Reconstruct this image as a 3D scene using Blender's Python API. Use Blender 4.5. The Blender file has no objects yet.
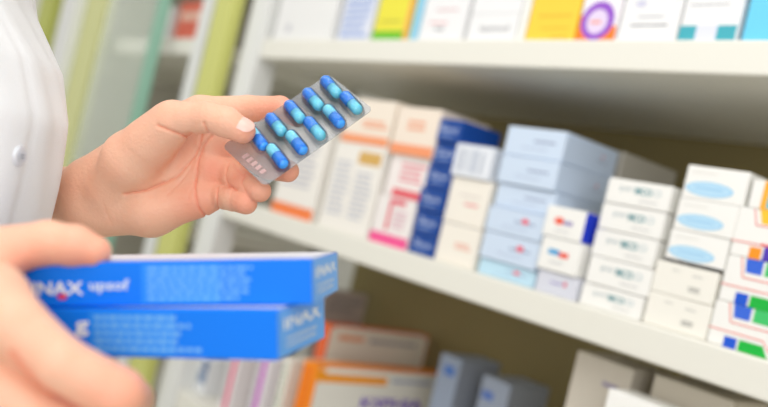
import bpy, bmesh, math, random
import numpy as np
from mathutils import Vector, Matrix
random.seed(4)
SC = bpy.context.scene
COL = SC.collection

# ------------------------------------------------------------------ camera geometry
FPX = 850.0
TH = math.atan(703 / FPX); PH = math.radians(13.6)
F = np.array([-math.cos(TH), math.sin(TH), 0.0]); R = np.array([math.sin(TH), math.cos(TH), 0.0]); Z = np.array([0, 0, 1.0])
CX, CY = 384.0, 203.5
IR = math.cos(PH) * R + math.sin(PH) * Z          # photo right
IU = -math.sin(PH) * R + math.cos(PH) * Z         # photo up
def ray(x, y):
    return F + (x - CX) / FPX * IR - (y - CY) / FPX * IU
_a, _b = ray(768, 76), ray(768, 361)
GAP = 0.29
D = GAP / (_a[2] / _a[1] - _b[2] / _b[1])
CAM = np.array([0, -D, 0.0])
Z_UB = _a[2] / _a[1] * D                           # underside of the upper shelf
Z_MT = _b[2] / _b[1] * D                           # top of the middle shelf
TK = 0.040
def on_plane(x, y, Y0=0.0):                        # pixel -> point on the vertical plane Y=Y0
    r = ray(x, y); t = (D + Y0) / r[1]
    return CAM + r * t
def at(x, y, d):                                   # pixel + distance along the view axis -> point
    return CAM + ray(x, y) * d

cam = bpy.data.cameras.new('camera'); camo = bpy.data.objects.new('camera', cam); COL.objects.link(camo)
cam.sensor_width = 36; cam.lens = FPX / 768 * 36; cam.clip_start = 0.02
M = Matrix(((IR[0], IU[0], -F[0], CAM[0]), (IR[1], IU[1], -F[1], CAM[1]), (IR[2], IU[2], -F[2], CAM[2]), (0, 0, 0, 1)))
camo.matrix_world = M
cam.dof.use_dof = True; cam.dof.focus_distance = 0.615
APER = 0.0118
cam.dof.aperture_fstop = (cam.lens / 1000) / APER
SC.camera = camo

# ------------------------------------------------------------------ materials
def srgb(c):
    return tuple((v / 255 / 12.92 if v / 255 <= 0.04045 else ((v / 255 + 0.055) / 1.055) ** 2.4) for v in c)
MATS = {}
def mat(name, c, rough=0.5, bump=0.0, scale=200, var=0.0, metal=0.0, alpha=1.0, trans=0.0, sss=0.0, coat=0.0, spec=0.5, ior=1.45):
    if name in MATS: return MATS[name]
    m = bpy.data.materials.new(name); m.use_nodes = True
    nt = m.node_tree; b = nt.nodes['Principled BSDF']
    col = srgb(c)
    b.inputs['Base Color'].default_value = (*col, 1)
    b.inputs['Roughness'].default_value = rough; b.inputs['Metallic'].default_value = metal
    b.inputs['Alpha'].default_value = alpha; b.inputs['Transmission Weight'].default_value = trans
    b.inputs['Coat Weight'].default_value = coat; b.inputs['Specular IOR Level'].default_value = spec
    b.inputs['IOR'].default_value = ior
    tc = nt.nodes.new('ShaderNodeTexCoord')
    n = nt.nodes.new('ShaderNodeTexNoise'); n.inputs['Scale'].default_value = scale; n.inputs['Detail'].default_value = 4
    nt.links.new(tc.outputs['Object'], n.inputs['Vector'])
    if var:
        mx = nt.nodes.new('ShaderNodeMix'); mx.data_type = 'RGBA'
        mx.inputs['A'].default_value = (*col, 1)
        mx.inputs['B'].default_value = (*[v * (1 - var) for v in col], 1)
        nt.links.new(n.outputs['Fac'], mx.inputs['Factor']); nt.links.new(mx.outputs['Result'], b.inputs['Base Color'])
    if bump:
        bp = nt.nodes.new('ShaderNodeBump'); bp.inputs['Strength'].default_value = bump; bp.inputs['Distance'].default_value = 0.001
        nt.links.new(n.outputs['Fac'], bp.inputs['Height']); nt.links.new(bp.outputs['Normal'], b.inputs['Normal'])
    if sss:
        b.inputs['Subsurface Weight'].default_value = sss; b.inputs['Subsurface Radius'].default_value = (1.0, 0.35, 0.2)
        b.inputs['Subsurface Scale'].default_value = 0.004
    MATS[name] = m
    return m
def paper(c, rough=0.42):
    return mat('printed_card_%d_%d_%d' % tuple(c), c, rough, 0.05, 300, 0.03, spec=.3)

# ------------------------------------------------------------------ mesh helpers
def tag(o, label=None, cat=None, group=None, kind=None):
    if label: o['label'] = label
    if cat: o['category'] = cat
    if group: o['group'] = group
    if kind: o['kind'] = kind
    return o
class MB:
    """collects shapes and links them as one mesh object"""
    def __init__(s): s.v = []; s.f = []; s.m = []; s.mats = []; s.smooth = []
    def mi(s, m):
        if m not in s.mats: s.mats.append(m)
        return s.mats.index(m)
    def add(s, vs, fs, m, M=None, smooth=False):
        o = len(s.v); i = s.mi(m)
        for p in vs:
            s.v.append(tuple(M @ Vector(p)) if M is not None else tuple(p))
        for f in fs:
            s.f.append(tuple(o + k for k in f)); s.m.append(i); s.smooth.append(smooth)
    def bm(s, b, m, M=None, smooth=False):
        b.verts.index_update()
        s.add([v.co[:] for v in b.verts], [[v.index for v in f.verts] for f in b.faces], m, M, smooth); b.free()
    def box(s, a, b, m, bev=0.0, seg=2, M=None):
        bb = bmesh.new(); bmesh.ops.create_cube(bb, size=1)
        for v in bb.verts:
            v.co = Vector([a[k] + (v.co[k] + .5) * (b[k] - a[k]) for k in range(3)])
        if bev: bmesh.ops.bevel(bb, geom=bb.edges[:], offset=bev, segments=seg, affect='EDGES', profile=0.5)
        s.bm(bb, m, M)
    def build(s, name, parent=None, loc=None):
        me = bpy.data.meshes.new(name); me.from_pydata(s.v, [], s.f)
        for m in s.mats: me.materials.append(m)
        me.polygons.foreach_set('material_index', s.m); me.polygons.foreach_set('use_smooth', s.smooth)
        me.update()
        o = bpy.data.objects.new(name, me); COL.objects.link(o)
        if parent is not None: o.parent = parent
        if loc is not None: o.location = loc
        return o
TX = {}
def text_mesh(t, bold=False):
    if (t, bold) in TX: return TX[(t, bold)]
    cu = bpy.data.curves.new('t', 'FONT'); cu.body = t; cu.size = 1; cu.resolution_u = 2
    if bold: cu.offset = 0.025
    o = bpy.data.objects.new('t', cu); COL.objects.link(o)
    bpy.context.view_layer.update()
    me = bpy.data.meshes.new_from_object(o)
    vs = np.array([v.co[:] for v in me.vertices]); fs = [tuple(p.vertices) for p in me.polygons]
    mn, mx = vs.min(0), vs.max(0); vs = (vs - mn) / (mx - mn + 1e-9)
    bpy.data.objects.remove(o); bpy.data.curves.remove(cu); bpy.data.meshes.remove(me)
    TX[(t, bold)] = (vs, fs)
    return vs, fs
# a print is (kind, u0, v0, u1, v1, colour[, text]); u to the right, v upwards, both 0..1 over the face
def prints(mb, pr, W, H, P0, U, V, N, e=0.00018):
    """draw prints on a face whose lower-left corner is P0, axes U, V (unit), normal N"""
    P0, U, V, N = map(np.array, (P0, U, V, N))
    for k, p in enumerate(pr):
        kind, u0, v0, u1, v1, c = p[:6]
        m = paper(c); ee = e * (1 + 0.45 * k)
        def q(u, v): return P0 + U * u * W + V * v * H + N * ee
        if kind == 'rect':
            mb.add([q(u0, v0), q(u1, v0), q(u1, v1), q(u0, v1)], [(0, 1, 2, 3)], m)
        elif kind == 'poly':
            pts = p[6]; mb.add([q(u0 + a * (u1 - u0), v0 + b * (v1 - v0)) for a, b in pts], [tuple(range(len(pts)))], m)
        elif kind == 'ell':
            n = 36; mb.add([q((u0 + u1) / 2 + (u1 - u0) / 2 * math.cos(6.2832 * i / n), (v0 + v1) / 2 + (v1 - v0) / 2 * math.sin(6.2832 * i / n)) for i in range(n)], [tuple(range(n))], m)
        elif kind == 'text':
            vs, fs = text_mesh(p[6], len(p) > 7)
            mb.add([q(u0 + a[0] * (u1 - u0), v0 + a[1] * (v1 - v0)) for a in vs], fs, m)
        elif kind == 'lines':                       # rows of tiny print
            n = p[6]
            rr = random.Random(int(1000 * (u0 + v0 + n)))
            for i in range(n):
                vv = v0 + (v1 - v0) * (i + .5) / n; hh = (v1 - v0) / n * .28; u = u0
                ue = u1 - (u1 - u0) * rr.random() * .25
                while u < ue:
                    w = (u1 - u0) * (.04 + .07 * rr.random())
                    a, b = u, min(u + w, ue)
                    mb.add([q(a, vv - hh), q(b, vv - hh), q(b, vv + hh), q(a, vv + hh)], [(0, 1, 2, 3)], m)
                    u += w + (u1 - u0) * .018
CARTONS = []
def carton(name, label, cat, group, P, W, H, DP, c, front=(), side=(), side_c=None, yaw=0.0, top=(), flap=True, bev=0.0015, pitch=0.0):
    """a closed card box. P = front lower left corner, W along +X, DP along +Y, H up; yaw about P"""
    mb = MB()
    mb.box((0, 0, 0), (W, DP, H), paper(c), bev)
    prints(mb, front, W, H, (0, 0, 0), (1, 0, 0), (0, 0, 1), (0, -1, 0))
    if side_c: prints(mb, [('rect', .012, .02, .988, .98, side_c)], DP, H, (W, 0, 0), (0, 1, 0), (0, 0, 1), (1, 0, 0), 0.0001)
    prints(mb, side, DP, H, (W, 0, 0), (0, 1, 0), (0, 0, 1), (1, 0, 0), 0.0003)
    prints(mb, top, W, DP, (0, 0, H), (1, 0, 0), (0, 1, 0), (0, 0, 1))
    o = mb.build(name); o.location = tuple(P); o.rotation_euler = (0, 0, yaw)
    tag(o, label, cat, group)
    if flap:                                        # tuck flap along the top of the +X end
        fb = MB(); t = 0.00035
        h = min(H * .22, .012)
        fb.box((W + .00002, DP * .06, H - h), (W + .00002 + t, DP * .94, H - .0008), paper(side_c or c), .00012, 1)
        fb.build('tuck_flap', o)
    CARTONS.append(o)
    return o

WHITE = (240, 239, 234); CREAM = (236, 232, 220); ICE = (205, 220, 238)
# ------------------------------------------------------------------ shelving (the setting)
shelf_m = mat('painted_shelf', (230, 228, 217), 0.45, 0.04, 60, 0.02)
side_m = mat('painted_upright', (226, 227, 224), 0.5, 0.04, 60, 0.02)
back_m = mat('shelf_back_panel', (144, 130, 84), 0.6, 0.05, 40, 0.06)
floor_m = mat('shop_floor', (206, 202, 192), 0.35, 0.02, 5, 0.05)
wall_m = mat('shop_wall', (232, 232, 226), 0.7, 0.05, 30, 0.03)
lime_m = mat('lime_trim', (204, 206, 118), 0.45, 0.02, 40, 0.04)
FLOOR = -1.32
XL = on_plane(241, 130, 0)[0]                       # left end of the near shelving unit
XR = 0.55
DEPTH = 0.42
def struct(name, a, b, m, bev=0.0):
    mb = MB(); mb.box(a, b, m, bev, 2); o = mb.build(name); o['kind'] = 'structure'; return o
struct('floor', (-6, -3, FLOOR - .05), (3, DEPTH + .06, FLOOR), floor_m)
struct('wall_back', (-6, DEPTH + .03, FLOOR), (3, DEPTH + .13, 1.5), wall_m)
struct('wall_left', (-6.1, -3, FLOOR), (-6, DEPTH + .13, 1.5), wall_m)

def unit(x0, x1, label, ups, zs, y=0.0, bm=back_m, bx=0.0, ud=.045):
    root = bpy.data.objects.new('shelving_unit', None); COL.objects.link(root); root.location = (x0, y, FLOOR)
    tag(root, label, 'shelf')
    def part(name, a, b, m, bev=.0015):
        mb = MB(); mb.box([a[0] - x0, a[1] - y, a[2] - FLOOR], [b[0] - x0, b[1] - y, b[2] - FLOOR], m, bev, 2); return mb.build(name, root)
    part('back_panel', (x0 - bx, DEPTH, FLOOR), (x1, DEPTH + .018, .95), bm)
    for z in zs: part('shelf_board', (x0 + .001, y, z - TK), (x1, DEPTH - .001, z), shelf_m, .003)
    for (u, w) in ups: part('upright', (u - w, y - .004, FLOOR), (u, y + ud, .95), side_m, .002)
    return root
Z_UT = Z_UB + TK; Z_LT = Z_MT - TK - 0.36
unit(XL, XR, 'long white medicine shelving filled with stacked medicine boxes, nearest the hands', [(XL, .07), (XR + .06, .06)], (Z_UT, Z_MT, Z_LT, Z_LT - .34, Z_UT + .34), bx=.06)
def post(x0, x1, y, Y, m, label, name='post', dy=.03):
    a, b = on_plane(x0, y, Y), on_plane(x1, y, Y)
    mb = MB(); mb.box((0, 0, 0), (b[0] - a[0], dy, 2.5), m, .003, 2); o = mb.build(name); o.location = (a[0], Y, FLOOR)
    return tag(o, label, 'post')
X2 = on_plane(203, 50, .0)[0]
grey_back = mat('far_back_panel', (176, 172, 158), .6, .04, 30, .05)
unit(X2 - 1.9, X2, 'farther pale shelving unit seen behind the upper hand', [(X2, .05), (X2 - 1.85, .05)],
     (on_plane(180, 38, 0)[2], on_plane(180, 38, 0)[2] - .42, on_plane(180, 38, 0)[2] - .84, on_plane(180, 38, 0)[2] + .34), y=.0, bm=grey_back)
post(204, 221, 50, -.035, lime_m, 'lime green upright strip behind the upper hand, beside the near shelving', 'lime_strip')
post(78, 96, 40, -.06, mat('pale_lime_trim', (208, 210, 150), .5), 'pale yellow green strip nearer the coat', 'lime_strip')
post(38, 51, 10, -.08, mat('olive_trim', (184, 190, 96), .5), 'olive green strip just beside the coat edge at the top', 'lime_strip')
post(56, 70, 30, -.09, side_m, 'pale bluish white strip beside the coat', 'white_strip')
# glass door standing in front of the farther unit, its edge green
gr = bpy.data.objects.new('glass_door', None); COL.objects.link(gr)
ga, gb = on_plane(100, 40, -.16), on_plane(149, 40, -.06)
gr.location = (ga[0], ga[1], FLOOR); gr.rotation_euler = (0, 0, math.atan2(gb[1] - ga[1], gb[0] - ga[0]))
gl_w = math.hypot(gb[0] - ga[0], gb[1] - ga[1])
tag(gr, 'pale glass door with a green edge behind the upper wrist', 'glass door')
mb = MB(); mb.box((0, 0, 0), (gl_w, .006, 2.4), mat('door_glass', (216, 224, 212), .12, alpha=.35), .001); mb.build('glass_pane', gr)
mb = MB(); mb.box((gl_w, -.012, 0), (gl_w + .030, .018, 2.4), mat('glass_edge_green', (134, 178, 156), .25), .003); mb.build('green_edge', gr)
pz = on_plane(190, 38, 0)
carton('medicine_carton', 'red carton on the farther shelf beside the lime strip', 'box', None, (on_plane(176, 28, .05)[0], .05, pz[2] + .0003), .14, .11, .1, (230, 112, 90), [('rect', .1, .55, .9, .75, (244, 200, 180))])
carton('medicine_carton', 'white carton on the farther shelf left of the red one', 'box', None, (on_plane(155, 24, .05)[0], .05, pz[2] + .0003), .1, .10, .1, (226, 228, 226), [('rect', .1, .3, .9, .4, (200, 205, 205))])

# ------------------------------------------------------------------ stacks on the middle shelf
ORD = {1: ['only box'], 2: ['bottom', 'top'], 3: ['bottom', 'middle', 'top'], 4: ['bottom', 'second from bottom', 'second from top', 'top'],
       5: ['bottom', 'second from bottom', 'middle', 'second from top', 'top'],
       6: ['bottom', 'second from bottom', 'third from bottom', 'third from top', 'second from top', 'top']}
def stack(name, desc, where, group, Ls, right, Y0, DP, faces, yaw=0.0, ords=None, base=Z_MT, onto=None):
    """Ls: left-edge pixels from the base to the top; right = pixel at the base of the right edge"""
    P = [on_plane(x, y, Y0) for x, y in Ls]
    W = on_plane(*right, Y0)[0] - P[0][0]
    W /= max(math.cos(yaw), .5)
    z = base; n = len(Ls) - 1
    for i in range(n):
        H = (P[i + 1][2] - P[i][2]) if i else (P[1][2] - base)
        fc = faces[i % len(faces)]
        xx = (P[i][0] + P[i + 1][0]) / 2
        j = random.uniform(-.004, .004); jy = random.uniform(0, .006)
        o = (ords or ORD[n])[i]
        carton(name, '%s, %s of the %s' % (fc.get('desc', desc), o, where) if o else '%s in the %s' % (fc.get('desc', desc), where), 'box', group, (xx + j * .5, Y0 + jy, z + .0001), W * fc.get('w', 1), H - .0009, DP,
               fc['c'], fc.get('front', ()), fc.get('side', ()), fc.get('sc'), yaw + j * 6)
        z += H
def depth_at(x, y, X):                             # Y of the point seen at pixel x, y on the plane X = const
    r = ray(x, y); return -D + r[1] * (X / r[0])
def lerp(a, b, n): return [(a[0] + (b[0] - a[0]) * i / n, a[1] + (b[1] - a[1]) * i / n) for i in range(n + 1)]

Y0 = 0.012
GREYT = (150, 152, 158)
# cream and orange boxes at the left
OR = (240, 150, 105)
def lab(fr, c=(238, 234, 226)): return dict(c=c, front=fr)
stack('medicine_box', 'tall white carton, orange band at its foot', 'cluster left of the gold-labelled carton', None,
      [(270, 214), (292, 120)], (311, 225), Y0, .12, [lab([('rect', 0, .0, 1, .12, (240, 130, 70)), ('lines', .12, .3, .85, .85, (190, 190, 198), 9)])], ords=[''])
stack('medicine_box', 'tall white carton with a small gold label', 'cluster left of the red lettering', None,
      [(314, 226), (340, 140)], (362, 240), Y0, .12, [lab([('lines', .1, .15, .45, .8, (196, 198, 206), 10), ('lines', .55, .15, .9, .7, (196, 198, 206), 9), ('rect', .52, .78, .95, .92, (214, 172, 96))])], ords=[''])
stack('medicine_box', 'white carton with pink lettering and a red band', 'pair beside the navy stack', None,
      [(366, 243), (380, 193), (391, 152)], (404, 254), Y0, .11,
      [dict(c=(238, 232, 228), desc='white carton with red lettering and pink foot', front=[('rect', 0, 0, 1, .22, (238, 90, 150)), ('rect', .34, .3, .42, .95, (224, 80, 100)), ('rect', .34, .85, .75, .95, (224, 80, 100)), ('lines', .5, .35, .9, .75, (226, 190, 200), 4)]),
       dict(c=(240, 232, 228), desc='white carton with pink lettering and red band', front=[('rect', 0.2, 0, 1, .2, (226, 104, 112)), ('lines', .3, .35, .9, .85, (230, 140, 150), 4)])])
# upper pair with orange bands, resting on the two piles above
za = on_plane(391, 152, Y0)[2]
def carton_px(name, label, group, Lb, Lt, Rb, Y0, DP, c, front, side=(), sc=None, zbase=None, yaw=0, cat='box', **k):
    a, b, r = on_plane(*Lb, Y0), on_plane(*Lt, Y0), on_plane(*Rb, Y0)
    z = a[2] if zbase is None else zbase
    return carton(name, label, cat, group, (a[0], Y0, z + .0002), (r[0] - a[0]), b[2] - z, DP, c, front, side, sc, yaw, **k)
# ---- top of the pile heights measured from the two cartons placed above
top_of = lambda o: o.location.z + max(v.co.z for v in o.data.vertices)
zt1 = top_of(CARTONS[-3])
zt2 = top_of(CARTONS[-1])
carton_px('medicine_box', 'cream carton with orange lettering and orange band resting on the gold-labelled carton', None, (341, 139), (353, 98), (386, 150), Y0, .11, (240, 228, 212),
          [('rect', 0, 0, 1, .2, (243, 160, 115)), ('lines', .4, .35, .95, .55, (240, 150, 100), 2)], zbase=zt1)
carton_px('medicine_box', 'cream carton with orange band resting on the pink-lettered carton beside the navy stack', None, (389, 152), (401, 106), (430, 162), Y0, .11, (240, 226, 210),
          [('rect', 0, 0, 1, .22, (243, 155, 110)), ('lines', .3, .5, .8, .75, (240, 160, 120), 2)], zbase=zt2)
# navy
NAVY = (30, 72, 148)
stack('medicine_box', 'navy blue medicine box with pale lettering', 'navy stack', 'navy boxes on the middle shelf', lerp((406, 254), (438, 117), 6), (430, 261), Y0, .085,
      [dict(c=NAVY, sc=(22, 70, 150), front=[('text', .22, .42, .85, .72, (190, 205, 235), 'Bene'), ('lines', .2, .18, .8, .32, (140, 165, 215), 1)])])
# cream/white stack
stack('medicine_box', 'cream box', 'stack right of the navy stack', None, [(432, 262), (441, 220), (449, 174), (457, 142)], (471, 272), Y0, .09,
      [dict(c=(240, 234, 222), desc='plain cream box with faint red print', front=[('lines', .45, .4, .85, .58, (236, 170, 150), 2)]),
       dict(c=(240, 234, 222), desc='plain cream box with faint pink print', front=[('lines', .45, .4, .85, .5, (232, 140, 140), 1), ('lines', .3, .6, .8, .66, (215, 205, 200), 1)]),
       dict(c=(228, 232, 238), w=.93, desc='pale grey box with upright grey print', front=[('rect', .15, .15, .25, .85, (180, 186, 198)), ('rect', .35, .15, .42, .85, (190, 196, 206)), ('rect', .52, .15, .62, .85, (178, 186, 200)), ('rect', .72, .15, .8, .8, (192, 198, 208))])])
# ice-blue stacks
def icef(txt, red, c=ICE):
    fr = [('lines', .5, .5, .9, .62, (130, 140, 170), 1), ('lines', .3, .28, .85, .34, (170, 180, 205), 1)]
    sd_ = [('lines', .62, .42, .86, .5, (150, 160, 185), 1), ('ell', .7, .56, .73, .68, (236, 120, 130))]
    if red: fr.append(('ell', .62, .52, .74, .74, (235, 90, 110)))
    return dict(c=c, sc=(196, 212, 234), front=fr, side=sd_)
XD = on_plane(530, 289, Y0)[0]
DD = depth_at(620, 156, XD) - Y0
print('ice depth', DD)
stack('medicine_box', 'ice blue medicine box', 'ice blue stack', 'ice blue boxes on the middle shelf', [(473, 278), (479, 256), (484, 229), (490, 204), (496, 181), (501, 153), (506, 124)], (530, 289), Y0, DD,
      [dict(icef(0, 1, (190, 222, 238)), desc='pale cyan medicine box'), icef(0, 1), icef(0, 1), icef(0, 0), icef(0, 0), icef(0, 0)])
# small logo boxes
stack('medicine_box', 'small white box', 'short stack beside the teal-lettered boxes', None, [(530, 292), (536, 267), (541, 234), (546, 203)], (569, 301), -.004 + .006, .05,
      [dict(c=(214, 216, 226), desc='lilac grey box', front=[('lines', .35, .5, .7, .62, (130, 110, 190), 1), ('ell', .68, .48, .76, .72, (220, 80, 110))]),
       dict(c=WHITE, desc='white box, blue and red logo', front=[('rect', .22, .5, .5, .66, (60, 160, 215)), ('rect', .5, .46, .74, .62, (235, 85, 65)), ('lines', .3, .25, .7, .31, (170, 170, 175), 1)]),
       dict(c=WHITE, sc=(36, 62, 205), desc='white box with bright blue end', front=[('ell', .25, .42, .5, .66, (238, 90, 60)), ('rect', .48, .44, .72, .58, (160, 150, 190)), ('lines', .3, .2, .7, .26, (185, 185, 190), 1)])])
# teal script stack
tf = [('text', .22, .48, .44, .72, (120, 150, 160), 'p-o-r'), ('text', .46, .48, .72, .76, (60, 140, 150), 'MCO', 1), ('ell', .74, .5, .86, .76, (190, 205, 208)), ('ell', .76, .54, .84, .72, WHITE), ('lines', .55, .22, .85, .29, (190, 190, 190), 1)]
stack('medicine_box', 'white box with teal and grey lettering', 'teal-lettered stack', 'teal-lettered white boxes', [(578, 303), (584, 281), (590, 254), (596, 227), (603, 201), (609, 176)], (640, 319), Y0, .075,
      [dict(c=(240, 239, 234), front=tf)], ords=['bottom one', 'second from bottom', 'middle one', 'second from top', 'topmost'])
# grey boxes behind the teal stack
YG = Y0 + DD + .012
pg = depth_at(678, 170, XD - .002)
zg = CAM[2] + ray(650, 161)[2] * ((XD) / ray(650, 161)[0])
hg = (zg - Z_MT) / 3
for k in range(3):
    carton('medicine_box', 'grey beige box behind the teal-lettered stack, %s of the pile' % ['bottom', 'middle', 'topmost'][k], 'box', 'grey boxes at the back of the middle shelf',
           (XD - .10, YG, Z_MT + hg * k + .0001), .098, hg - .0005, min(pg - YG, DEPTH - YG - .01), (186, 182, 172), side=[('lines', .3, .4, .7, .6, (165, 162, 158), 1)])
# ellipse stack
ef = [('ell', .04, .12, .82, .56, (158, 208, 238)), ('ell', .08, .17, .78, .51, (184, 220, 242)), ('lines', .2, .3, .7, .42, (150, 200, 232), 1), ('lines', .1, .78, .6, .84, (225, 223, 216), 1)]
es = [('rect', .2, .3, .3, .85, (190, 195, 190)), ('rect', .4, .3, .5, .8, (200, 203, 198))]
cf = [('lines', .28, .76, .42, .82, (190, 190, 186), 1), ('lines', .62, .70, .80, .77, (190, 190, 186), 1), ('lines', .6, .24, .82, .42, (165, 165, 160), 2)]
def pile(items, group, Y0, DP, base=Z_MT):
    z = base
    for (Lb, Lt, Rb, c, front, side, sc, label, gap, yaw, w) in items:
        a, b = on_plane(*Lb, Y0), on_plane(*Lt, Y0); r = on_plane(*Rb, Y0)
        H = b[2] - a[2]; W = (r[0] - a[0])
        carton('medicine_box', label, 'box', group, ((a[0] + b[0]) / 2, Y0, z + .0001), W, H - .0003, w or DP, c, front, side, sc, yaw)
        z += H + gap
CR = (239, 236, 226)
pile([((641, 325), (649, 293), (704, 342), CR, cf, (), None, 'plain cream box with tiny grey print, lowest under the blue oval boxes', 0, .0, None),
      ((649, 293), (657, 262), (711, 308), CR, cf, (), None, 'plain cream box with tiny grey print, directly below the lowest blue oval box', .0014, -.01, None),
      ((664, 258), (672, 227), (722, 272), WHITE, [('rect', .0, .0, 1, .075, (58, 58, 62))] + ef, es, None, 'white box with pale blue oval, lowest of the three', 0, .02, None),  # dark foot strip paints the shaded gap beneath this box
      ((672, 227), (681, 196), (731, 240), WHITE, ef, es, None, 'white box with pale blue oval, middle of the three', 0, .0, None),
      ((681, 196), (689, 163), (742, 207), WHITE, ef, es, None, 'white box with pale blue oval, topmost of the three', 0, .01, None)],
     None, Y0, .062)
# tall colourful stack at the right edge
RED = (238, 92, 78); BLU = (34, 88, 205); GRN = (32, 178, 66)
def outl(u0, u1, v0, v1, up):
    t = .012; w = .008
    sgn = 1
    r = []
    if up:   # hangs from the top edge
        r += [('poly', u0, v0, u1, v1, RED, [(0, 1), (.10, .0), (.12, .0), (.02, 1)]), ('rect', u0 + (u1 - u0) * .1, v0 - .01, 1, v0 + .01, RED)]
    else:    # rises from the bottom edge, with a line running left
        r += [('rect', 0, v1 - .01, u0 + (u1 - u0) * .72, v1 + .01, RED), ('poly', u0, v0, u1, v1, RED, [(.70, 1), (.72, 1), (.98, 0), (.96, 0)])]
    return r
bgf = [('poly', .27, .67, .52, 1, (60, 105, 215), [(0, 1), (.12, .08), (1, .08), (1, 1)]), ('poly', .56, .67, .80, 1, (70, 195, 110), [(0, 1), (0, .08), (1, .08), (.92, 1)]),
       ('rect', .24, 0, .42, .25, BLU), ('poly', .45, 0, .86, .25, GRN, [(0, 0), (1, 0), (.78, 1), (0, 1)])] + outl(.2, .9, .58, 1, 1) + outl(.2, .98, 0, .36, 0)
yof = [('poly', .30, .72, .95, 1, (248, 196, 60), [(0, 1), (.1, 0), (1, 0), (1, 1)]), ('rect', .28, 0, .45, .24, (246, 150, 40)), ('rect', .48, 0, .9, .28, (84, 62, 178)),
       ('lines', .42, .26, .95, .36, (235, 90, 90), 1)] + outl(.22, .9, .68, 1, 1) + outl(.26, .98, 0, .30, 0)
cyf = [('rect', .16, .0, 1, 1, (246, 176, 60)), ('rect', .24, .06, 1, .94, (70, 195, 215)), ('lines', .35, .3, .9, .7, (30, 140, 170), 2)]
def narrow(pr, k=.80):
    return [(p[0], p[1] * k if p[1] > 0 else 0, p[2], p[3] * k if p[3] < 1 else k, p[4], *p[5:]) for p in pr]
bgf = narrow(bgf); yof = narrow(yof)
pile([((705, 341), (717, 299), (795, 373), WHITE, bgf, (), None, 'white box with blue and green blocks, bottom of the right-hand stack', 0, 0, None),
      ((717, 299), (729, 254), (806, 328), WHITE, bgf, (), None, 'white box with blue and green blocks, second from bottom at the right edge', 0, 0, None),
      ((729, 254), (740, 206), (817, 281), WHITE, yof, (), None, 'white box with yellow, orange and purple blocks near the right edge', 0, 0, None),
      ((747, 207), (754, 179), (825, 231), WHITE, cyf, (), None, 'box with cyan panel and orange outline on top of the right-hand stack', 0, 0, None)],
     None, Y0, .12)

# ------------------------------------------------------------------ cartons standing on the upper shelf
def standing(x0, x1, Htop, c, front, label, side=(), sc=None, DP=.05, Y=.012, yaw=0.0, kind='medicine_box', y=40.5):
    a = on_plane(x0, y, Y); b = on_plane(x1, y, Y)
    return carton(kind, label, 'box', None, (a[0], Y, Z_UT + .0002), b[0] - a[0] - .001, Htop, DP, c, front, side, sc, yaw)
W2 = (236, 236, 236)
standing(272, 330, .17, (232, 232, 230), [('ell', .2, .1, .3, .2, (200, 200, 205))], 'plain pale carton standing at the left end of the upper shelf')
standing(336, 368, .16, (222, 226, 238), [('lines', .1, .02, .95, .5, (140, 165, 215), 6)], 'white carton with blue rows of print beside the yellow and green one, upper shelf')
standing(371, 406, .15, (232, 222, 70), [('rect', 0, 0, .88, .115, (110, 190, 40)), ('rect', .88, 0, 1, 1, (240, 170, 90)), ('lines', .15, .2, .8, .26, (200, 195, 70), 1)], 'yellow carton with green foot on the upper shelf')
standing(408, 416, .15, (150, 205, 228), [], 'narrow light blue carton on the upper shelf')
standing(417, 461, .16, W2, [('lines', .2, .17, .7, .2, (235, 150, 150), 1), ('lines', .35, .10, .6, .15, (150, 150, 155), 1), ('lines', .3, .3, .8, .33, (220, 170, 170), 1)], 'white carton with fine red and grey print on the upper shelf')
standing(465, 514, .15, W2, [('text', .25, .1, .85, .17, (120, 120, 125), 'texmol'), ('rect', 0.0, .28, 1, .285, (190, 190, 190))], 'white carton with one grey word on the upper shelf')
standing(515, 523, .16, (238, 238, 232), [], 'narrow blank white carton left of the plain yellow one')
standing(524, 573, .17, (244, 206, 70), [('lines', .2, .2, .9, .23, (215, 178, 60), 1), ('lines', .3, .1, .9, .12, (215, 178, 60), 1), ('lines', .55, .03, .95, .05, (200, 170, 60), 1)], 'plain yellow carton on the upper shelf')
standing(575, 614, .15, (240, 236, 240), [('rect', 0, 0, 1, .14, (246, 128, 40)), ('rect', 0, .14, .12, .24, (246, 128, 40)), ('ell', .05, .015, .9, .36, (150, 88, 200)), ('ell', .2, .07, .74, .29, (226, 210, 236)), ('lines', .3, .15, .62, .2, (240, 150, 110), 1)],
         'white and orange carton with a purple ring on the upper shelf')
standing(616, 675, .16, W2, [('lines', .3, .19, .8, .21, (160, 160, 165), 1), ('lines', .2, .12, .85, .145, (110, 112, 118), 1), ('ell', .2, .28, .4, .33, (205, 205, 225))], 'white carton with two grey lines of print on the upper shelf')
standing(677, 736, .16, W2, [('rect', .0, .0, .3, .125, (70, 170, 184)), ('rect', .66, 0, .98, .125, (70, 170, 184)), ('rect', .3, .0, .66, .125, (222, 224, 238)), ('lines', .1, .27, .9, .29, (175, 175, 178), 1)], 'white carton with two teal blocks at its foot on the upper shelf')
standing(741, 800, .16, (110, 205, 238), [('ell', .5, -.0, 1.0, .5, (240, 100, 50)), ('ell', .56, .04, .94, .44, (246, 170, 60))], 'bright cyan carton with an orange oval at the right end of the upper shelf')

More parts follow.
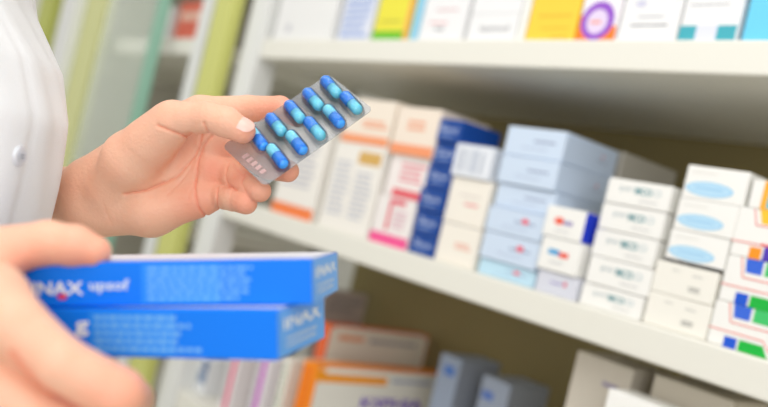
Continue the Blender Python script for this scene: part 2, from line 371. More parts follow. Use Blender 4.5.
# ------------------------------------------------------------------ lower shelf
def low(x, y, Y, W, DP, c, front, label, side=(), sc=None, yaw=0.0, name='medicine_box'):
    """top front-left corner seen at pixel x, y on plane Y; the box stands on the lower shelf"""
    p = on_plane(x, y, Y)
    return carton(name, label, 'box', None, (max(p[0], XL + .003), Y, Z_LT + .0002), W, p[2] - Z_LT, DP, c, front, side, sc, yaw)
def probe():
    for n, p in dict(Lor=(330, 366), Lr=(441, 378), L2=(333, 325), L6=(578, 349), L8=(608, 387)).items(): print(n, on_plane(*p, .03))
# row of thin cartons at the left, their spines to the front; the last ones show their broad faces
low(200, 354, .03, .043, .12, (228, 230, 232), [('rect', .45, .62, .95, .95, (40, 84, 136)), ('rect', .25, .3, .95, .6, (120, 140, 170))], 'white carton with dark blue panel at the left end of the lower shelf')
low(230, 352, .03, .042, .12, (232, 226, 226), [('rect', .50, .02, .80, .99, (228, 44, 112)), ('lines', .05, .1, .42, .95, (190, 185, 185), 12)], 'white carton with a crimson stripe on the lower shelf')
low(260, 354, .03, .038, .12, (234, 230, 234), [('rect', .45, .02, .80, .99, (190, 36, 186)), ('lines', .05, .1, .4, .95, (190, 185, 190), 12)], 'white carton with a violet stripe on the lower shelf')
low(285, 356, .03, .022, .12, (235, 232, 222), [('lines', .2, .2, .8, .95, (170, 190, 160), 12)], 'thin white carton left of the orange-spined one on the lower shelf')
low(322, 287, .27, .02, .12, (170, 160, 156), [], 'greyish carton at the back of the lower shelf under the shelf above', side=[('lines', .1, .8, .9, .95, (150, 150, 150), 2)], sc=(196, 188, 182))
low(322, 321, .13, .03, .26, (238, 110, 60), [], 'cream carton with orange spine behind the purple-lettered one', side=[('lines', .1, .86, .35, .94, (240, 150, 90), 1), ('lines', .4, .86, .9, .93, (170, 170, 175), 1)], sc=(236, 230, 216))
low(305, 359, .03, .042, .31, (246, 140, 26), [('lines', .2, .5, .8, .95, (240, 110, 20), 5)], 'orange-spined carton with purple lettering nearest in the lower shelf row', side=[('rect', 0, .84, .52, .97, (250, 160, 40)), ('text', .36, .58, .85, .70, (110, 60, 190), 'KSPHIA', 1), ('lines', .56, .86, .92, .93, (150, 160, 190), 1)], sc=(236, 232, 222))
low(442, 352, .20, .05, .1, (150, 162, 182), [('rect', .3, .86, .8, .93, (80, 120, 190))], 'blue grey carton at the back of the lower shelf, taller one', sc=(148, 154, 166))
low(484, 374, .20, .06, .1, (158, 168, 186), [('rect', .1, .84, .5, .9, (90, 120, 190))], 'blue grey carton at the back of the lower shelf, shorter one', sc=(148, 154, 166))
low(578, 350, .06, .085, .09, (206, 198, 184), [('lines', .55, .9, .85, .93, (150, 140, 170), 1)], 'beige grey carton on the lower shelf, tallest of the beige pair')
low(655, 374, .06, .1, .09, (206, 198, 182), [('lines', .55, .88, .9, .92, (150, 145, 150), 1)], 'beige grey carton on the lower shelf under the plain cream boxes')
low(609, 388, .004, .12, .05, (244, 243, 238), [], 'bright white carton standing at the front edge of the lower shelf')

# ------------------------------------------------------------------ the person: one continuous body grown as a distance field
import openvdb
def W(a, c, z): return CAM + R * a + F * c + Z * z  # a: to the right, c: away from the camera, z: up
BAS = np.array([IR, IU, F])
def loc(p): return BAS @ (np.asarray(p) - CAM)
def C(x0, y0, d0, r0, x1, y1, d1, r1):              # tapered capsule, radii in mm
    return (loc(at(x0, y0, d0)), r0 / 1000, loc(at(x1, y1, d1)), r1 / 1000)
def chain(*pts):
    return [C(*pts[i], *pts[i + 1]) for i in range(len(pts) - 1)]
def CW(p0, r0, p1, r1): return (loc(p0), r0, loc(p1), r1)

LH_palm = [C(94, 181, .662, 17, 172, 120, .640, 12), C(94, 181, .662, 17, 200, 113, .640, 12.5),
           C(94, 195, .662, 20, 210, 142, .645, 12.5), C(94, 205, .662, 20, 208, 170, .642, 12.5),
           C(96, 214, .660, 18, 152, 212, .642, 16.5), C(152, 212, .642, 16.5, 200, 200, .636, 13),
           C(84, 189, .668, 18.3, 30, 196, .735, 24), C(86, 208, .668, 19.5, 30, 212, .735, 22)]
LH_thenar = [C(113, 188, .645, 18.5, 132, 160, .630, 21), C(132, 160, .630, 21, 168, 126, .612, 15)]
LH_thumb = chain((150, 142, .618, 16), (174, 120, .606, 13.2), (208, 117, .594, 10.6), (226, 122, .591, 10.4), (243, 131, .591, 8.8))
LH_index = chain((200, 113, .640, 12.5), (248, 109, .642, 10.2), (280, 108, .631, 8.8), (297, 117, .626, 7.6))
LH_middle = chain((210, 142, .645, 12.5), (242, 152, .650, 10.4), (268, 167, .622, 9.0), (288, 171, .603, 8.0))
LH_ring = chain((208, 172, .642, 12), (229, 174, .642, 11.5), (245, 185, .616, 9.0), (260, 191, .598, 8.0))
LH_little = chain((200, 198, .636, 11.5), (218, 196, .636, 9.6), (234, 199, .616, 8.8), (246, 203, .604, 8.2))

RH_palm = [C(-175, 345, .365, 20, -12, 305, .385, 17), C(-175, 345, .365, 20, -30, 365, .385, 17), C(-175, 370, .375, 20, -45, 412, .40, 16),
           C(-175, 380, .385, 20, -55, 450, .42, 14), C(-120, 315, .405, 18, -20, 275, .42, 13), C(-12, 300, .395, 15, 4, 296, .405, 12),
           C(-175, 350, .367, 21, -330, 372, .345, 25), C(-175, 372, .38, 20, -330, 390, .355, 24)]
RH_thumb = chain((-120, 315, .41, 17), (-30, 256, .432, 13.5), (48, 243, .437, 11.3), (74, 246, .437, 10.6), (95, 252, .437, 8.4))
RH_index = chain((-12, 305, .385, 17), (14, 326, .380, 14.5), (60, 364, .378, 12.4), (118, 395, .383, 12.4), (132, 400, .412, 10.2), (128, 388, .440, 8.6))
RH_middle = chain((-30, 365, .385, 17), (30, 412, .382, 13), (92, 442, .388, 12), (125, 440, .42, 10), (133, 420, .45, 8.5))
RH_ring = chain((-45, 412, .40, 16), (15, 452, .392, 12.5), (70, 484, .398, 11.5), (105, 478, .428, 9.5), (118, 455, .455, 8.2))
RH_little = chain((-55, 450, .42, 14), (0, 490, .41, 11), (40, 515, .418, 9.5), (72, 508, .44, 8.2), (85, 490, .462, 7.4))

TC = (-.332, .555)                                   # torso axis (a, c)
shL, shR = W(TC[0] - .07, TC[1] + .085, .10), W(TC[0] - .02, TC[1] - .125, .12)
wl, wr = at(30, 205, .735), at(-330, 380, .35)
elL, elR = W(-.47, .84, -.11), W(-.42, .335, -.17)
neck0, neck1, head0 = W(TC[0] - .03, TC[1], .15), W(TC[0] + .02, TC[1], .24), W(TC[0] + .035, TC[1], .33)
ARMS = [CW(wl, .024, elL, .038), CW(elL, .038, shL, .046), CW(wr, .025, elR, .038), CW(elR, .038, shR, .046),
        CW(shL, .042, shR, .042), CW(neck0, .045, neck0 - Z * .45, .06), CW(neck0, .045, neck1, .045)]
HEAD = [CW(neck1, .048, W(TC[0] + .03, TC[1], .30), .062), CW(W(TC[0] + .0, TC[1], .36), .078, W(TC[0] + .045, TC[1], .355), .07),
        CW(W(TC[0] + .06, TC[1], .30), .045, W(TC[0] + .085, TC[1], .275), .022),
        CW(W(TC[0] + .105, TC[1], .345), .008, W(TC[0] + .123, TC[1], .315), .011),
        CW(W(TC[0] + .105, TC[1] - .012, .290), .007, W(TC[0] + .105, TC[1] + .012, .290), .007),
        CW(W(TC[0] + .02, TC[1] - .074, .345), .012, W(TC[0] + .015, TC[1] - .074, .315), .009),
        CW(W(TC[0] + .02, TC[1] + .074, .345), .012, W(TC[0] + .015, TC[1] + .074, .315), .009)]

def cap(P, s):
    p0, r0, p1, r1 = s
    ba = p1 - p0; L2 = max(float(ba @ ba), 1e-12)
    q = P - p0
    t = np.clip(q @ ba / L2, 0, 1)
    return np.linalg.norm(q - t[..., None] * ba, axis=-1) - (r0 + t * (r1 - r0))
def smin(a, b, k):
    h = np.clip(.5 + .5 * (b - a) / k, 0, 1)
    return b + (a - b) * h - k * h * (1 - h)
CULL = [None, 0.0]                                  # centre and radius of the block being filled
def near(L):
    if CULL[0] is None: return L
    ds = [float(cap(CULL[0], s)) for s in L]; m = min(ds)
    if m > CULL[1] + .012: return []
    return [s for s, q in zip(L, ds) if q < m + 2 * CULL[1] + .015]
def group(P, L, k):
    d = None
    L = near(L)
    if not L: return np.full(P.shape[:-1], .2)
    for s in L:
        e = cap(P, s); d = e if d is None else smin(d, e, k)
    return d
# skin folds: (points in the photo frame, distance they were read at, half width mm, depth mm)
CRE = [([(200, 133), (197, 146), (192, 157), (175, 176), (146, 190), (124, 194)], .625, .9, 1.5),
       ([(211, 136), (203, 146), (198, 160), (196, 186), (200, 206), (206, 220)], .63, .9, 1.7),
       ([(194, 160), (182, 178), (167, 195)], .625, .7, .7), ([(204, 150), (200, 170), (190, 200)], .63, .7, .5),
       ([(160, 126), (172, 131), (184, 135.5), (194, 134)], .60, .9, 2.0), ([(206, 123), (209, 135)], .59, .8, 1.6),
       ([(112, 203), (114, 214), (118, 224)], .65, .9, .45), 
       ([(16, 352), (30, 372), (48, 392), (72, 412)], .37, 2.2, 4.0),
       ([(226, 163), (225, 176), (230, 188)], .62, .9, 1.3), ([(228, 163), (236, 170), (246, 178)], .61, .8, 1.0), ([(243, 174), (241, 183), (247, 192)], .60, .8, .9),
       ([(217, 188), (218, 198), (216, 209)], .62, .9, 1.6), ([(219, 187), (228, 186), (238, 191)], .61, .8, 1.2), ([(233, 191), (231, 201), (233, 211)], .61, .7, .6),
       ([(120, 160), (136, 172), (150, 188)], .62, .6, .25), ([(134, 150), (150, 163), (162, 178)], .62, .6, .25)]
CREL = [([loc(at(x, y, d))[:2] for x, y in pts], loc(at(0, 0, d))[2], w / 1000, h / 1000) for pts, d, w, h in CRE]
def creases(P):
    out = np.zeros(P.shape[:-1])
    for pts, dc, w, h in CREL:
        if CULL[0] is not None and min(np.linalg.norm(CULL[0][:2] - p) for p in pts) > CULL[1] + .03: continue
        best = None
        for i in range(len(pts) - 1):
            a, b = pts[i], pts[i + 1]; ba = b - a; q = P[..., :2] - a
            t = np.clip(q @ ba / (ba @ ba), 0, 1); e = np.linalg.norm(q - t[..., None] * ba, axis=-1)
            best = e if best is None else np.minimum(best, e)
        out = np.maximum(out, h * np.exp(-(best / w) ** 2) * (np.abs(P[..., 2] - dc) < .03))
    return out
def sdf(P):
    palm = group(P, LH_palm, .012)
    palm = smin(palm, group(P, LH_thenar, .008), .009)
    d = smin(palm, group(P, LH_thumb, .003), .009)
    for fch in (LH_index, LH_middle, LH_ring, LH_little):
        d = np.minimum(d, smin(palm, group(P, fch, .002), .005))
    d = d + creases(P)
    palm = group(P, RH_palm, .014)
    e = smin(palm, group(P, RH_thumb, .003), .016)
    for fch in (RH_index, RH_middle, RH_ring, RH_little):
        e = np.minimum(e, smin(palm, group(P, fch, .002), .007))
    d = np.minimum(d, e)
    arms = group(P, ARMS, .02)
    d = smin(d, arms, .012)
    d = smin(d, group(P, HEAD, .008), .015)
    return d
def body_mesh(vox=0.0011):
    prim = [s for L in (LH_palm, LH_thenar, LH_thumb, LH_index, LH_middle, LH_ring, LH_little, RH_palm, RH_thumb, RH_index, RH_middle, RH_ring, RH_little, ARMS, HEAD) for s in L]
    lo = np.min([np.minimum(s[0] - s[1], s[2] - s[3]) for s in prim], 0) - .01
    hi = np.max([np.maximum(s[0] + s[1], s[2] + s[3]) for s in prim], 0) + .01
    N = 20; nb = np.ceil((hi - lo) / (vox * N)).astype(int)
    band = 3.0 * vox
    g = openvdb.FloatGrid(band); g.transform = openvdb.createLinearTransform(vox)
    g.gridClass = openvdb.GridClass.LEVEL_SET
    ctr = np.array([lo + (np.array([i, j, k]) + .5) * N * vox for i in range(nb[0]) for j in range(nb[1]) for k in range(nb[2])])
    idx = [(i, j, k) for i in range(nb[0]) for j in range(nb[1]) for k in range(nb[2])]
    rad = N * vox * .87 + .006
    dc = np.min([cap(ctr, s) for s in prim], 0)
    r = np.arange(N) * vox
    GX = np.stack(np.meshgrid(r, r, r, indexing='ij'), -1)
    for n, (i, j, k) in enumerate(idx):
        if dc[n] > rad: continue
        ijk = (i * N, j * N, k * N)
        CULL[0], CULL[1] = ctr[n], N * vox * .87
        if dc[n] < -rad - .004:
            A = np.full((N, N, N), -band)
        else:
            P = lo + np.array(ijk) * vox + GX
            A = np.clip(sdf(P), -band, band)
        g.copyFromArray(A.astype(np.float32), ijk=ijk, tolerance=0.0)
    CULL[0] = None
    pts, quads = g.convertToQuads(0.0)
    pts = pts + lo
    return pts, quads[:, ::-1]
pts, quads = body_mesh()
# drop any stray pieces
Wp = CAM + pts @ BAS
me = bpy.data.meshes.new('person'); me.vertices.add(len(Wp)); me.vertices.foreach_set('co', Wp.ravel().astype(np.float32))
me.loops.add(quads.size); me.loops.foreach_set('vertex_index', quads.ravel().astype(np.int32))
me.polygons.add(len(quads)); me.polygons.foreach_set('loop_start', (np.arange(len(quads)) * 4).astype(np.int32))
me.update(calc_edges=True); me.validate()
me.polygons.foreach_set('use_smooth', [True] * len(me.polygons))
# pinker skin at finger ends and heel of hand; shade in the folds painted in redder
pink = np.zeros(len(pts))
for x, y, d, rr in [(250, 132, .59, 13), (288, 172, .60, 13), (260, 192, .60, 14), (246, 204, .60, 14), (200, 210, .63, 20), (212, 170, .63, 12), (240, 178, .61, 14), (280, 105, .63, 22), (95, 256, .437, 16), (120, 395, .38, 16), (20, 262, .43, 14), (225, 150, .63, 9)]:
    pink = np.maximum(pink, np.exp(-(np.linalg.norm(pts - loc(at(x, y, d)), axis=1) / (rr / 1000)) ** 2))
cr = creases(pts); pink = np.clip(pink * .65 + cr / .0018 * .45, 0, 1)
if len(me.vertices) == len(pink):
    at_ = me.attributes.new('blush_and_fold_shade', 'FLOAT', 'POINT'); at_.data.foreach_set('value', pink.astype(np.float32))
skin = bpy.data.materials.new('skin'); skin.use_nodes = True
nt = skin.node_tree; b = nt.nodes['Principled BSDF']
an = nt.nodes.new('ShaderNodeAttribute'); an.attribute_name = 'blush_and_fold_shade'
tc = nt.nodes.new('ShaderNodeTexCoord')
n1 = nt.nodes.new('ShaderNodeTexNoise'); n1.inputs['Scale'].default_value = 55; n1.inputs['Detail'].default_value = 5
nt.links.new(tc.outputs['Object'], n1.inputs['Vector'])
mx = nt.nodes.new('ShaderNodeMix'); mx.data_type = 'RGBA'
SK = srgb((244, 198, 170)); SP = srgb((240, 148, 120)); SM = srgb((242, 180, 150))
mx.inputs['A'].default_value = (*SK, 1); mx.inputs['B'].default_value = (*SM, 1)
nt.links.new(n1.outputs['Fac'], mx.inputs['Factor'])
mx2 = nt.nodes.new('ShaderNodeMix'); mx2.data_type = 'RGBA'; mx2.inputs['B'].default_value = (*SP, 1)
nt.links.new(mx.outputs['Result'], mx2.inputs['A']); nt.links.new(an.outputs['Fac'], mx2.inputs['Factor'])
nt.links.new(mx2.outputs['Result'], b.inputs['Base Color'])
b.inputs['Roughness'].default_value = .48; b.inputs['Specular IOR Level'].default_value = .35
b.inputs['Subsurface Weight'].default_value = .12; b.inputs['Subsurface Radius'].default_value = (1, .35, .2); b.inputs['Subsurface Scale'].default_value = .004
n2 = nt.nodes.new('ShaderNodeTexNoise'); n2.inputs['Scale'].default_value = 420; n2.inputs['Detail'].default_value = 3
nt.links.new(tc.outputs['Object'], n2.inputs['Vector'])
bp = nt.nodes.new('ShaderNodeBump'); bp.inputs['Strength'].default_value = .6; bp.inputs['Distance'].default_value = .0008
nt.links.new(n2.outputs['Fac'], bp.inputs['Height']); nt.links.new(bp.outputs['Normal'], b.inputs['Normal'])
me.materials.append(skin)
person = bpy.data.objects.new('person', me); COL.objects.link(person)
tag(person, 'person in a white coat holding a capsule blister and two flat blue boxes', 'person')

# nails
def nail(p_mid, axis, normal, r, wid, length, name='fingernail'):
    ax = np.array(axis) / np.linalg.norm(axis); nn = np.array(normal, float); nn -= ax * (nn @ ax); nn /= np.linalg.norm(nn)
    sd = np.cross(ax, nn); mb = MB(); vs = []; fs = []; nu, nv = 12, 14
    for lay in (0, .0005):
        for i in range(nu + 1):
            for j in range(nv + 1):
                v = -1 + 2 * j / nv; lim = math.sqrt(max(0, 1 - abs(v) ** 3.2))
                u = (-1 + 2 * i / nu) * lim
                ang = u * wid / 2 / r
                rr_ = r - lay - .0012 * max(0, v) ** 2 - .0006 * v * v
                vs.append(np.array(p_mid) + ax * v * length / 2 + nn * (rr_ * math.cos(ang)) + sd * (rr_ * math.sin(ang)))
    n = (nu + 1) * (nv + 1)
    for i in range(nu):
        for j in range(nv):
            a = i * (nv + 1) + j
            fs.append((a, a + 1, a + nv + 2, a + nv + 1)); fs.append((n + a, n + a + nv + 1, n + a + nv + 2, n + a + 1))
    mb.add(vs, fs, mat('nail', (246, 196, 182), .25, coat=.35), smooth=True)
    return mb.build(name, person)
tip, ip = at(243, 131, .591), at(226, 122, .591)
nl = nail(tip - (tip - ip) / np.linalg.norm(tip - ip) * .0012, tip - ip, -F * .72 + IU * .62 + IR * .25, .0093, .0145, .0165)
nl['label'] = 'pale pink thumb nail'

# lab coat
cloth = mat('white_coat_cloth', (247, 248, 250), .85, .35, 900, .02)
def prof(z):
    zs = [-.9, -.3, -.10, -.04, .0, .035, .075, .12, .17, .20]
    fr = [.118, .112, .110, .1105, .108, .092, .056, .030, .0, -.03]
    return np.interp(z, zs, fr)
def halfw(z): return np.interp(z, [-.9, -.3, 0, .08, .14, .18, .20], [.155, .14, .132, .135, .13, .10, .065])
def backw(z): return np.interp(z, [-.9, 0, .1, .17, .20], [.12, .10, .10, .07, .05])
NT, NZ = 220, 200
mb = MB(); vs = []
for k in range(NZ + 1):
    z = -.9 + 1.1 * k / NZ
    for i in range(NT):
        t = 2 * math.pi * i / NT
        ct, st = math.cos(t), math.sin(t)
        fa = prof(z) if ct > 0 else backw(z)
        fa = max(fa, .045)
        off = 0 if z < .12 else (.045 - prof(z)) if prof(z) < .045 else 0
        fold = .002 * math.sin(7 * t + 9 * z) * math.sin(3 * t + 14 * z + 1) + .0008 * math.sin(19 * t - 23 * z)
        deg = math.degrees(t if t < math.pi else t - 2 * math.pi)
        pl = .0016 * (1 / (1 + math.exp(-(deg - 13) * 2.2)) - 1 / (1 + math.exp(-(deg - 33) * 2.2)))
        pl -= .0012 * math.exp(-((deg - 12.2) / .9) ** 2)
        vs.append(W(TC[0] - off + (fa + fold + pl) * ct, TC[1] - (halfw(z) + fold + pl) * st, z))
fs = [(k * NT + i, k * NT + (i + 1) % NT, (k + 1) * NT + (i + 1) % NT, (k + 1) * NT + i) for k in range(NZ) for i in range(NT)]
mb.add(vs, fs, cloth, smooth=True)
coat = mb.build('lab_coat', person)
sm = coat.modifiers.new('thick', 'SOLIDIFY'); sm.thickness = .0015; sm.offset = -1
def tube(name, pts_, radii, seg=40, folds=.003, parent=None, m=cloth):
    P = []; Rr = []
    for i in range(len(pts_) - 1):
        for s in range(12):
            t = s / 12; P.append(np.array(pts_[i]) * (1 - t) + np.array(pts_[i + 1]) * t); Rr.append(radii[i] * (1 - t) + radii[i + 1] * t)
    P.append(np.array(pts_[-1])); Rr.append(radii[-1])
    for _ in range(6):
        P = [P[0]] + [(P[i - 1] + P[i] * 2 + P[i + 1]) / 4 for i in range(1, len(P) - 1)] + [P[-1]]
    mb = MB(); vs = []; up = np.array(Z)
    for i, p in enumerate(P):
        tg = P[min(i + 1, len(P) - 1)] - P[max(i - 1, 0)]; tg /= np.linalg.norm(tg)
        a = np.cross(tg, up); 
        if np.linalg.norm(a) < .1: a = np.cross(tg, IR)
        a /= np.linalg.norm(a); b_ = np.cross(a, tg)
        for j in range(seg):
            t = 2 * math.pi * j / seg; r_ = Rr[i] + folds * math.sin(i * .9 + 2.3 * math.sin(t + i * .1)) * (.5 + .5 * math.sin(3 * t + i * .3))
            vs.append(p + a * r_ * math.cos(t) + b_ * r_ * math.sin(t))
    fs = [(i * seg + j, i * seg + (j + 1) % seg, (i + 1) * seg + (j + 1) % seg, (i + 1) * seg + j) for i in range(len(P) - 1) for j in range(seg)]
    mb.add(vs, fs, m, smooth=True); o = mb.build(name, parent)
    s = o.modifiers.new('thick', 'SOLIDIFY'); s.thickness = .0015; s.offset = -1
    return o
tube('sleeve', [shL, elL, wl + (wl - elL) * -.02], [.052, .050, .036], parent=coat)
tube('sleeve', [shR + Z * .01, elR, wr + (wr - elR) * .05], [.064, .055, .038], parent=coat)
# collar and buttons
tube('collar', [W(TC[0] + .01, TC[1], .175), W(TC[0] + .015, TC[1], .215)], [.066, .058], parent=coat, folds=.001)
btn = mat('button_pearl', (226, 230, 236), .25, coat=.5)
def coat_hit(x, y):
    bpy.context.view_layer.update()
    d = Vector(ray(x, y)).normalized()
    ok, l, n, i = coat.ray_cast(Vector(CAM), d)
    return (l, n) if ok else None
for (x, y) in ((19, 156), (44, -20), (-6, 300)):
    h = coat_hit(x, y)
    if not h: continue
    l, n = h
    q = n.to_track_quat('Z', 'Y').to_matrix().to_4x4(); q.translation = l + n * .0006
    bb = bmesh.new(); bmesh.ops.create_cone(bb, cap_ends=True, segments=32, radius1=.0068, radius2=.006, depth=.0022)
    bmesh.ops.bevel(bb, geom=[e for e in bb.edges if len(e.link_faces) == 2 and e.calc_face_angle() > .8], offset=.0006, segments=2, affect='EDGES')
    mb = MB(); mb.bm(bb, btn, q)
    bb = bmesh.new(); bmesh.ops.create_cone(bb, cap_ends=True, segments=24, radius1=.0030, radius2=.0036, depth=.0006)
    q2 = q.copy(); q2.translation = l + n * .0019; mb.bm(bb, mat('button_dish', (205, 210, 218), .3), q2)
    for a_ in range(4):
        bb = bmesh.new(); bmesh.ops.create_cone(bb, cap_ends=True, segments=10, radius1=.0005, radius2=.0005, depth=.0004)
        q3 = q @ Matrix.Translation((.0012 * math.cos(a_ * 1.571 + .78), .0012 * math.sin(a_ * 1.571 + .78), .0018)); mb.bm(bb, mat('button_hole', (150, 155, 165), .6), q3)
    mb.build('button', coat)
# hair and eyes
hair = mat('dark_hair', (52, 38, 32), .5, .5, 300, .3)
bb = bmesh.new(); bmesh.ops.create_uvsphere(bb, u_segments=48, v_segments=32, radius=1)
hm = Matrix(((R[0] * .098, F[0] * .088, 0, 0), (R[1] * .098, F[1] * .088, 0, 0), (0, 0, .105, 0), (0, 0, 0, 1)))
hm.translation = Vector(W(TC[0] - .012, TC[1], .362))
for v in bb.verts:
    if v.co.x > .45 and v.co.z < .55: v.co.x = .45 - (v.co.x - .45) * .3
    if v.co.z < -.2: v.co.x -= .15; v.co.z *= 1.2
mb = MB(); mb.bm(bb, hair, hm, True); mb.build('hair', person)
for s in (-1, 1):
    bb = bmesh.new(); bmesh.ops.create_uvsphere(bb, u_segments=20, v_segments=14, radius=.011)
    mb = MB(); mb.bm(bb, mat('eye', (60, 45, 38), .15), Matrix.Translation(Vector(W(TC[0] + .098, TC[1] + s * .031, .345))), True); mb.build('eye', person)

# ------------------------------------------------------------------ blister pack
p00, p10, p01 = at(222, 146, .6005), at(328.5, 74, .6345), at(264, 187, .5755)
u = p10 - p00; L_u = np.linalg.norm(u); u /= L_u
v = p01 - p00; v -= u * (v @ u); L_v = np.linalg.norm(v); v /= L_v
nrm = np.cross(u, v)
if nrm @ F > 0: nrm = -nrm
bl = bpy.data.objects.new('blister_pack', None); COL.objects.link(bl)
bl.matrix_world = Matrix(((u[0], v[0], nrm[0], p00[0]), (u[1], v[1], nrm[1], p00[1]), (u[2], v[2], nrm[2], p00[2]), (0, 0, 0, 1)))
print('blister', L_u, L_v)
tag(bl, 'clear blister strip of ten blue capsules pinched between thumb and fingers', 'blister pack')
sheet = mat('blister_sheet', (158, 161, 163), .26, .06, 120, .02, metal=.2, alpha=.42, coat=.4)
clear = bpy.data.materials.new('clear_plastic'); clear.use_nodes = True
ct_ = clear.node_tree; ct_.nodes.clear()
o_ = ct_.nodes.new('ShaderNodeOutputMaterial'); tr = ct_.nodes.new('ShaderNodeBsdfTransparent'); gl = ct_.nodes.new('ShaderNodeBsdfGlossy'); gl.inputs['Roughness'].default_value = .06
fr_ = ct_.nodes.new('ShaderNodeFresnel'); fr_.inputs['IOR'].default_value = 1.5; ms = ct_.nodes.new('ShaderNodeMixShader')
tr.inputs['Color'].default_value = (.93, .96, 1, 1)
ct_.links.new(fr_.outputs['Fac'], ms.inputs['Fac']); ct_.links.new(tr.outputs[0], ms.inputs[1]); ct_.links.new(gl.outputs[0], ms.inputs[2]); df = ct_.nodes.new('ShaderNodeBsdfTranslucent'); df.inputs['Color'].default_value = (.35, .65, 1, 1)
ms2 = ct_.nodes.new('ShaderNodeMixShader'); ms2.inputs['Fac'].default_value = .10  # blue tint painted in for capsule light caught in the cavity
ct_.links.new(ms.outputs[0], ms2.inputs[1]); ct_.links.new(df.outputs[0], ms2.inputs[2]); ct_.links.new(ms2.outputs[0], o_.inputs['Surface'])
def rounded(Lx, Ly, r, n=8):
    o = []
    for cx, cy, a0 in ((Lx - r, Ly - r, 0), (r, Ly - r, 90), (r, r, 180), (Lx - r, r, 270)):
        for i in range(n + 1):
            a = math.radians(a0 + 90 * i / n); o.append((cx + r * math.cos(a), cy + r * math.sin(a)))
    return o
oc = rounded(L_u, L_v, .0045); n = len(oc)
mb = MB(); vs = [(x, y, 0) for x, y in oc] + [(x, y, -.0005) for x, y in oc]
mb.add(vs, [tuple(range(n)), tuple(range(2 * n - 1, n - 1, -1))] + [(i, n + i, n + (i + 1) % n, (i + 1) % n) for i in range(n)], sheet)
# stamped batch marks
for q_ in range(5):
    mb.box((.004 + .0002 * q_, .018 + q_ * .005, 0), (.009, .021 + q_ * .005, .0001), mat('stamped_mark', (196, 160, 156), .4))
mb.build('backing_sheet', bl)
dark = mat('capsule_blue', (62, 160, 255), .2, coat=.3, sss=.3); light_ = mat('capsule_cyan', (150, 244, 255), .2, coat=.3, sss=.3)
def capsule_half(Lh, r, m, name, parent, flip, M_):
    """open hemisphere-ended tube from y=0 to y=Lh"""
    seg, rows = 28, []
    for i in range(9):
        a = math.pi / 2 * i / 8; rows.append((Lh - r + r * math.sin(a), r * math.cos(a)))
    rows = [(0, r * .98), (0, r)] + rows
    vs = []; fs = []
    for y, rr_ in rows:
        for j in range(seg):
            t = 2 * math.pi * j / seg; vs.append((rr_ * math.cos(t), y * (-1 if flip else 1), rr_ * math.sin(t)))
    for i in range(len(rows) - 1):
        for j in range(seg): fs.append((i * seg + j, i * seg + (j + 1) % seg, (i + 1) * seg + (j + 1) % seg, (i + 1) * seg + j))
    mb = MB(); mb.add(vs, fs, m, M_, True); return mb.build(name, parent)
ang = math.radians(8)
CL, CR_ = .0238, .0040
order = [('d', 'l'), ('d', 'l'), ('d', 'l'), ('d', 'l'), ('d', 'l')]
low_first = ['l', 'l', 'd', 'l', 'd']
for i in range(5):
    for rw in range(2):
        cx_, cy_ = .0205 + i * .0172 * (L_u - .028) / .069 * 1.0, L_v * (.31 if rw == 0 else .755)
        cx_ = L_u - .0095 - (4 - i) * .0170
        up_dark = (i != 0) if rw == 0 else low_first[i] == 'd'
        M_ = Matrix.Translation((cx_, cy_, .0042)) @ Matrix.Rotation(ang, 4, 'Z')
        # local +y points to the lower long edge
        a_m, b_m = (dark, light_) if up_dark else (light_, dark)
        c0 = capsule_half(CL * (.52 if up_dark else .48), CR_ * (1.04 if up_dark else 1), a_m, 'capsule', bl, True, M_)
        capsule_half(CL * (.48 if up_dark else .52), CR_ * (1 if up_dark else 1.04), b_m, 'capsule_half', c0, False, M_)
        # clear cavity
        seg, rings = 40, 8; vs = []; fs = []
        hl, rr0, hh = .0124, .0056, .0092
        for k in range(rings + 1):
            a = math.pi / 2 * k / rings; s_ = math.cos(a) ** .6 if k < rings else 0; h_ = hh * math.sin(a) ** .9
            for j in range(seg):
                t = 2 * math.pi * j / seg; y_ = (hl - rr0 + 0.0) * (1 if math.sin(t) > 0 else -1)
                vs.append((rr0 * s_ * math.cos(t), y_ * (s_ * .35 + .65 if k < rings else .65) + rr0 * s_ * math.sin(t), h_))
        for k in range(rings):
            for j in range(seg): fs.append((k * seg + j, k * seg + (j + 1) % seg, (k + 1) * seg + (j + 1) % seg, (k + 1) * seg + j))
        fs.append(tuple(rings * seg + j for j in range(seg)))
        dm = MB(); dm.add(vs, fs, clear, Matrix.Translation((cx_, cy_, .00005)) @ Matrix.Rotation(ang, 4, 'Z'), True); dm.build('clear_cavity', bl)

# ------------------------------------------------------------------ two blue boxes held in the near hand
def camv(v3): return np.array(v3) @ np.array([IR, -IU, F])
BL1 = (6, 124, 244); BL2 = (96, 170, 244); TXT = (112, 180, 246); WH = (240, 245, 250)
def blue(corner, wdir, udir, L, H, DP, front, side, label, pz=0.0):
    wv = camv(wdir); wv /= np.linalg.norm(wv); xr = -camv(udir); xr -= wv * (xr @ wv); xr /= np.linalg.norm(xr)
    zr = np.cross(xr, wv)
    if zr @ IU < 0: zr = -zr
    o = carton('medicine_box', label, 'box', 'blue boxes in the near hand', (0, 0, 0), L, H, DP, BL1, front, side, BL2, 0.0, top=[('rect', .0, .08, 1, .97, (226, 226, 234))], bev=.0008)
    P = corner - xr * L - zr * H
    o.matrix_world = Matrix(((xr[0], wv[0], zr[0], P[0]), (xr[1], wv[1], zr[1], P[1]), (xr[2], wv[2], zr[2], P[2]), (0, 0, 0, 1)))
    return o, xr, wv, zr
endp = [('text', .12, .55, .9, .85, WH, 'INAX', 1), ('lines', .15, .15, .85, .42, (190, 214, 240), 2)]
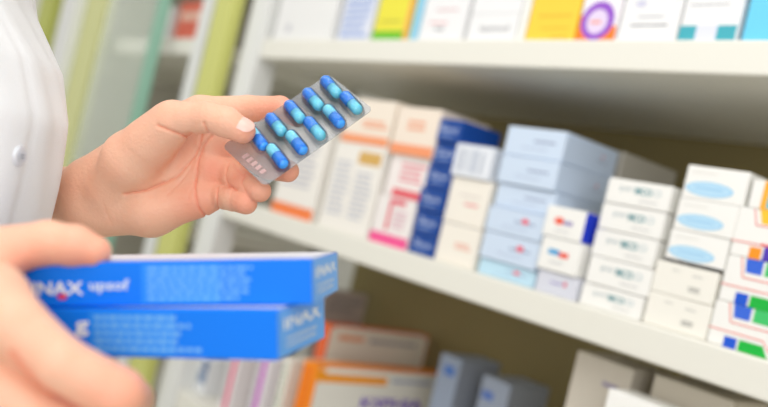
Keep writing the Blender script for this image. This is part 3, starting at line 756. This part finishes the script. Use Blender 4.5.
fr1 = [('rect', .44, .06, .70, .94, (40, 142, 248)), ('lines', .46, .1, .82, .9, TXT, 6), ('text', .07, .27, .245, .56, WH, 'INAX', 1), ('text', .265, .29, .40, .60, (214, 228, 246), 'upsof', 1), ('ell', .155, .16, .19, .30, (226, 70, 110))]
fr2 = [('rect', .36, .06, .66, .94, (40, 142, 248)), ('lines', .38, .1, .76, .9, TXT, 5), ('text', .31, .42, .36, .74, WH, 'g', 1)]
O1 = at(311.5, 259, .42)
H1, H2 = .0226, .0240
b1, x1, w1, z1 = blue(O1, (.0085, .0010, .08), (-.994, .020, .105), .156, H1, .080, fr1, endp, 'flat blue box with white lettering, upper of the two in the near hand')
O2 = at(277, 312, .404)
O2 = O2 + z1 * (((O1 - z1 * (H1 + .0006)) - O2) @ z1)
# lower box lies flat under the upper one, turned a little about their common upright axis
w2 = w1 * math.cos(math.radians(7)) + x1 * math.sin(math.radians(7)); 
def tocam(vv): return (vv @ IR, -(vv @ IU), vv @ F)
x2 = x1 * math.cos(math.radians(7)) - w1 * math.sin(math.radians(7))
b2, *_r = blue(O2, tocam(w2), tocam(-x2), .156, H2, .076, fr2, endp, 'flat blue box under the other, its end turned farther to the right')

# ------------------------------------------------------------------ light
w = bpy.data.worlds.new('world'); SC.world = w; w.use_nodes = True
bg = w.node_tree.nodes['Background']; bg.inputs['Color'].default_value = (1.0, 0.985, 0.955, 1); bg.inputs['Strength'].default_value = 0.80
def area(name, loc, target, size, energy, color=(1, 1, 1)):
    l = bpy.data.lights.new(name, 'AREA'); l.shape = 'RECTANGLE'; l.size, l.size_y = size; l.energy = energy; l.color = color
    o = bpy.data.objects.new(name, l); COL.objects.link(o); o.location = loc
    o.rotation_euler = (Vector(target) - Vector(loc)).to_track_quat('-Z', 'Y').to_euler()
area('ceiling_panel', (-.6, -1.1, 1.35), (-.8, 0, -.1), (2.2, 1.2), 20)
area('front_fill', (1.6, -2.0, .6), (-.6, 0, 0), (1.4, 1.6), 24)  # added camera-side fill, put in to brighten the surfaces facing the camera
SC.view_settings.view_transform = 'Standard'; SC.view_settings.look = 'None'; SC.view_settings.gamma = 1
SC.view_settings.use_curve_mapping = False
SC.view_settings.exposure = -0.03
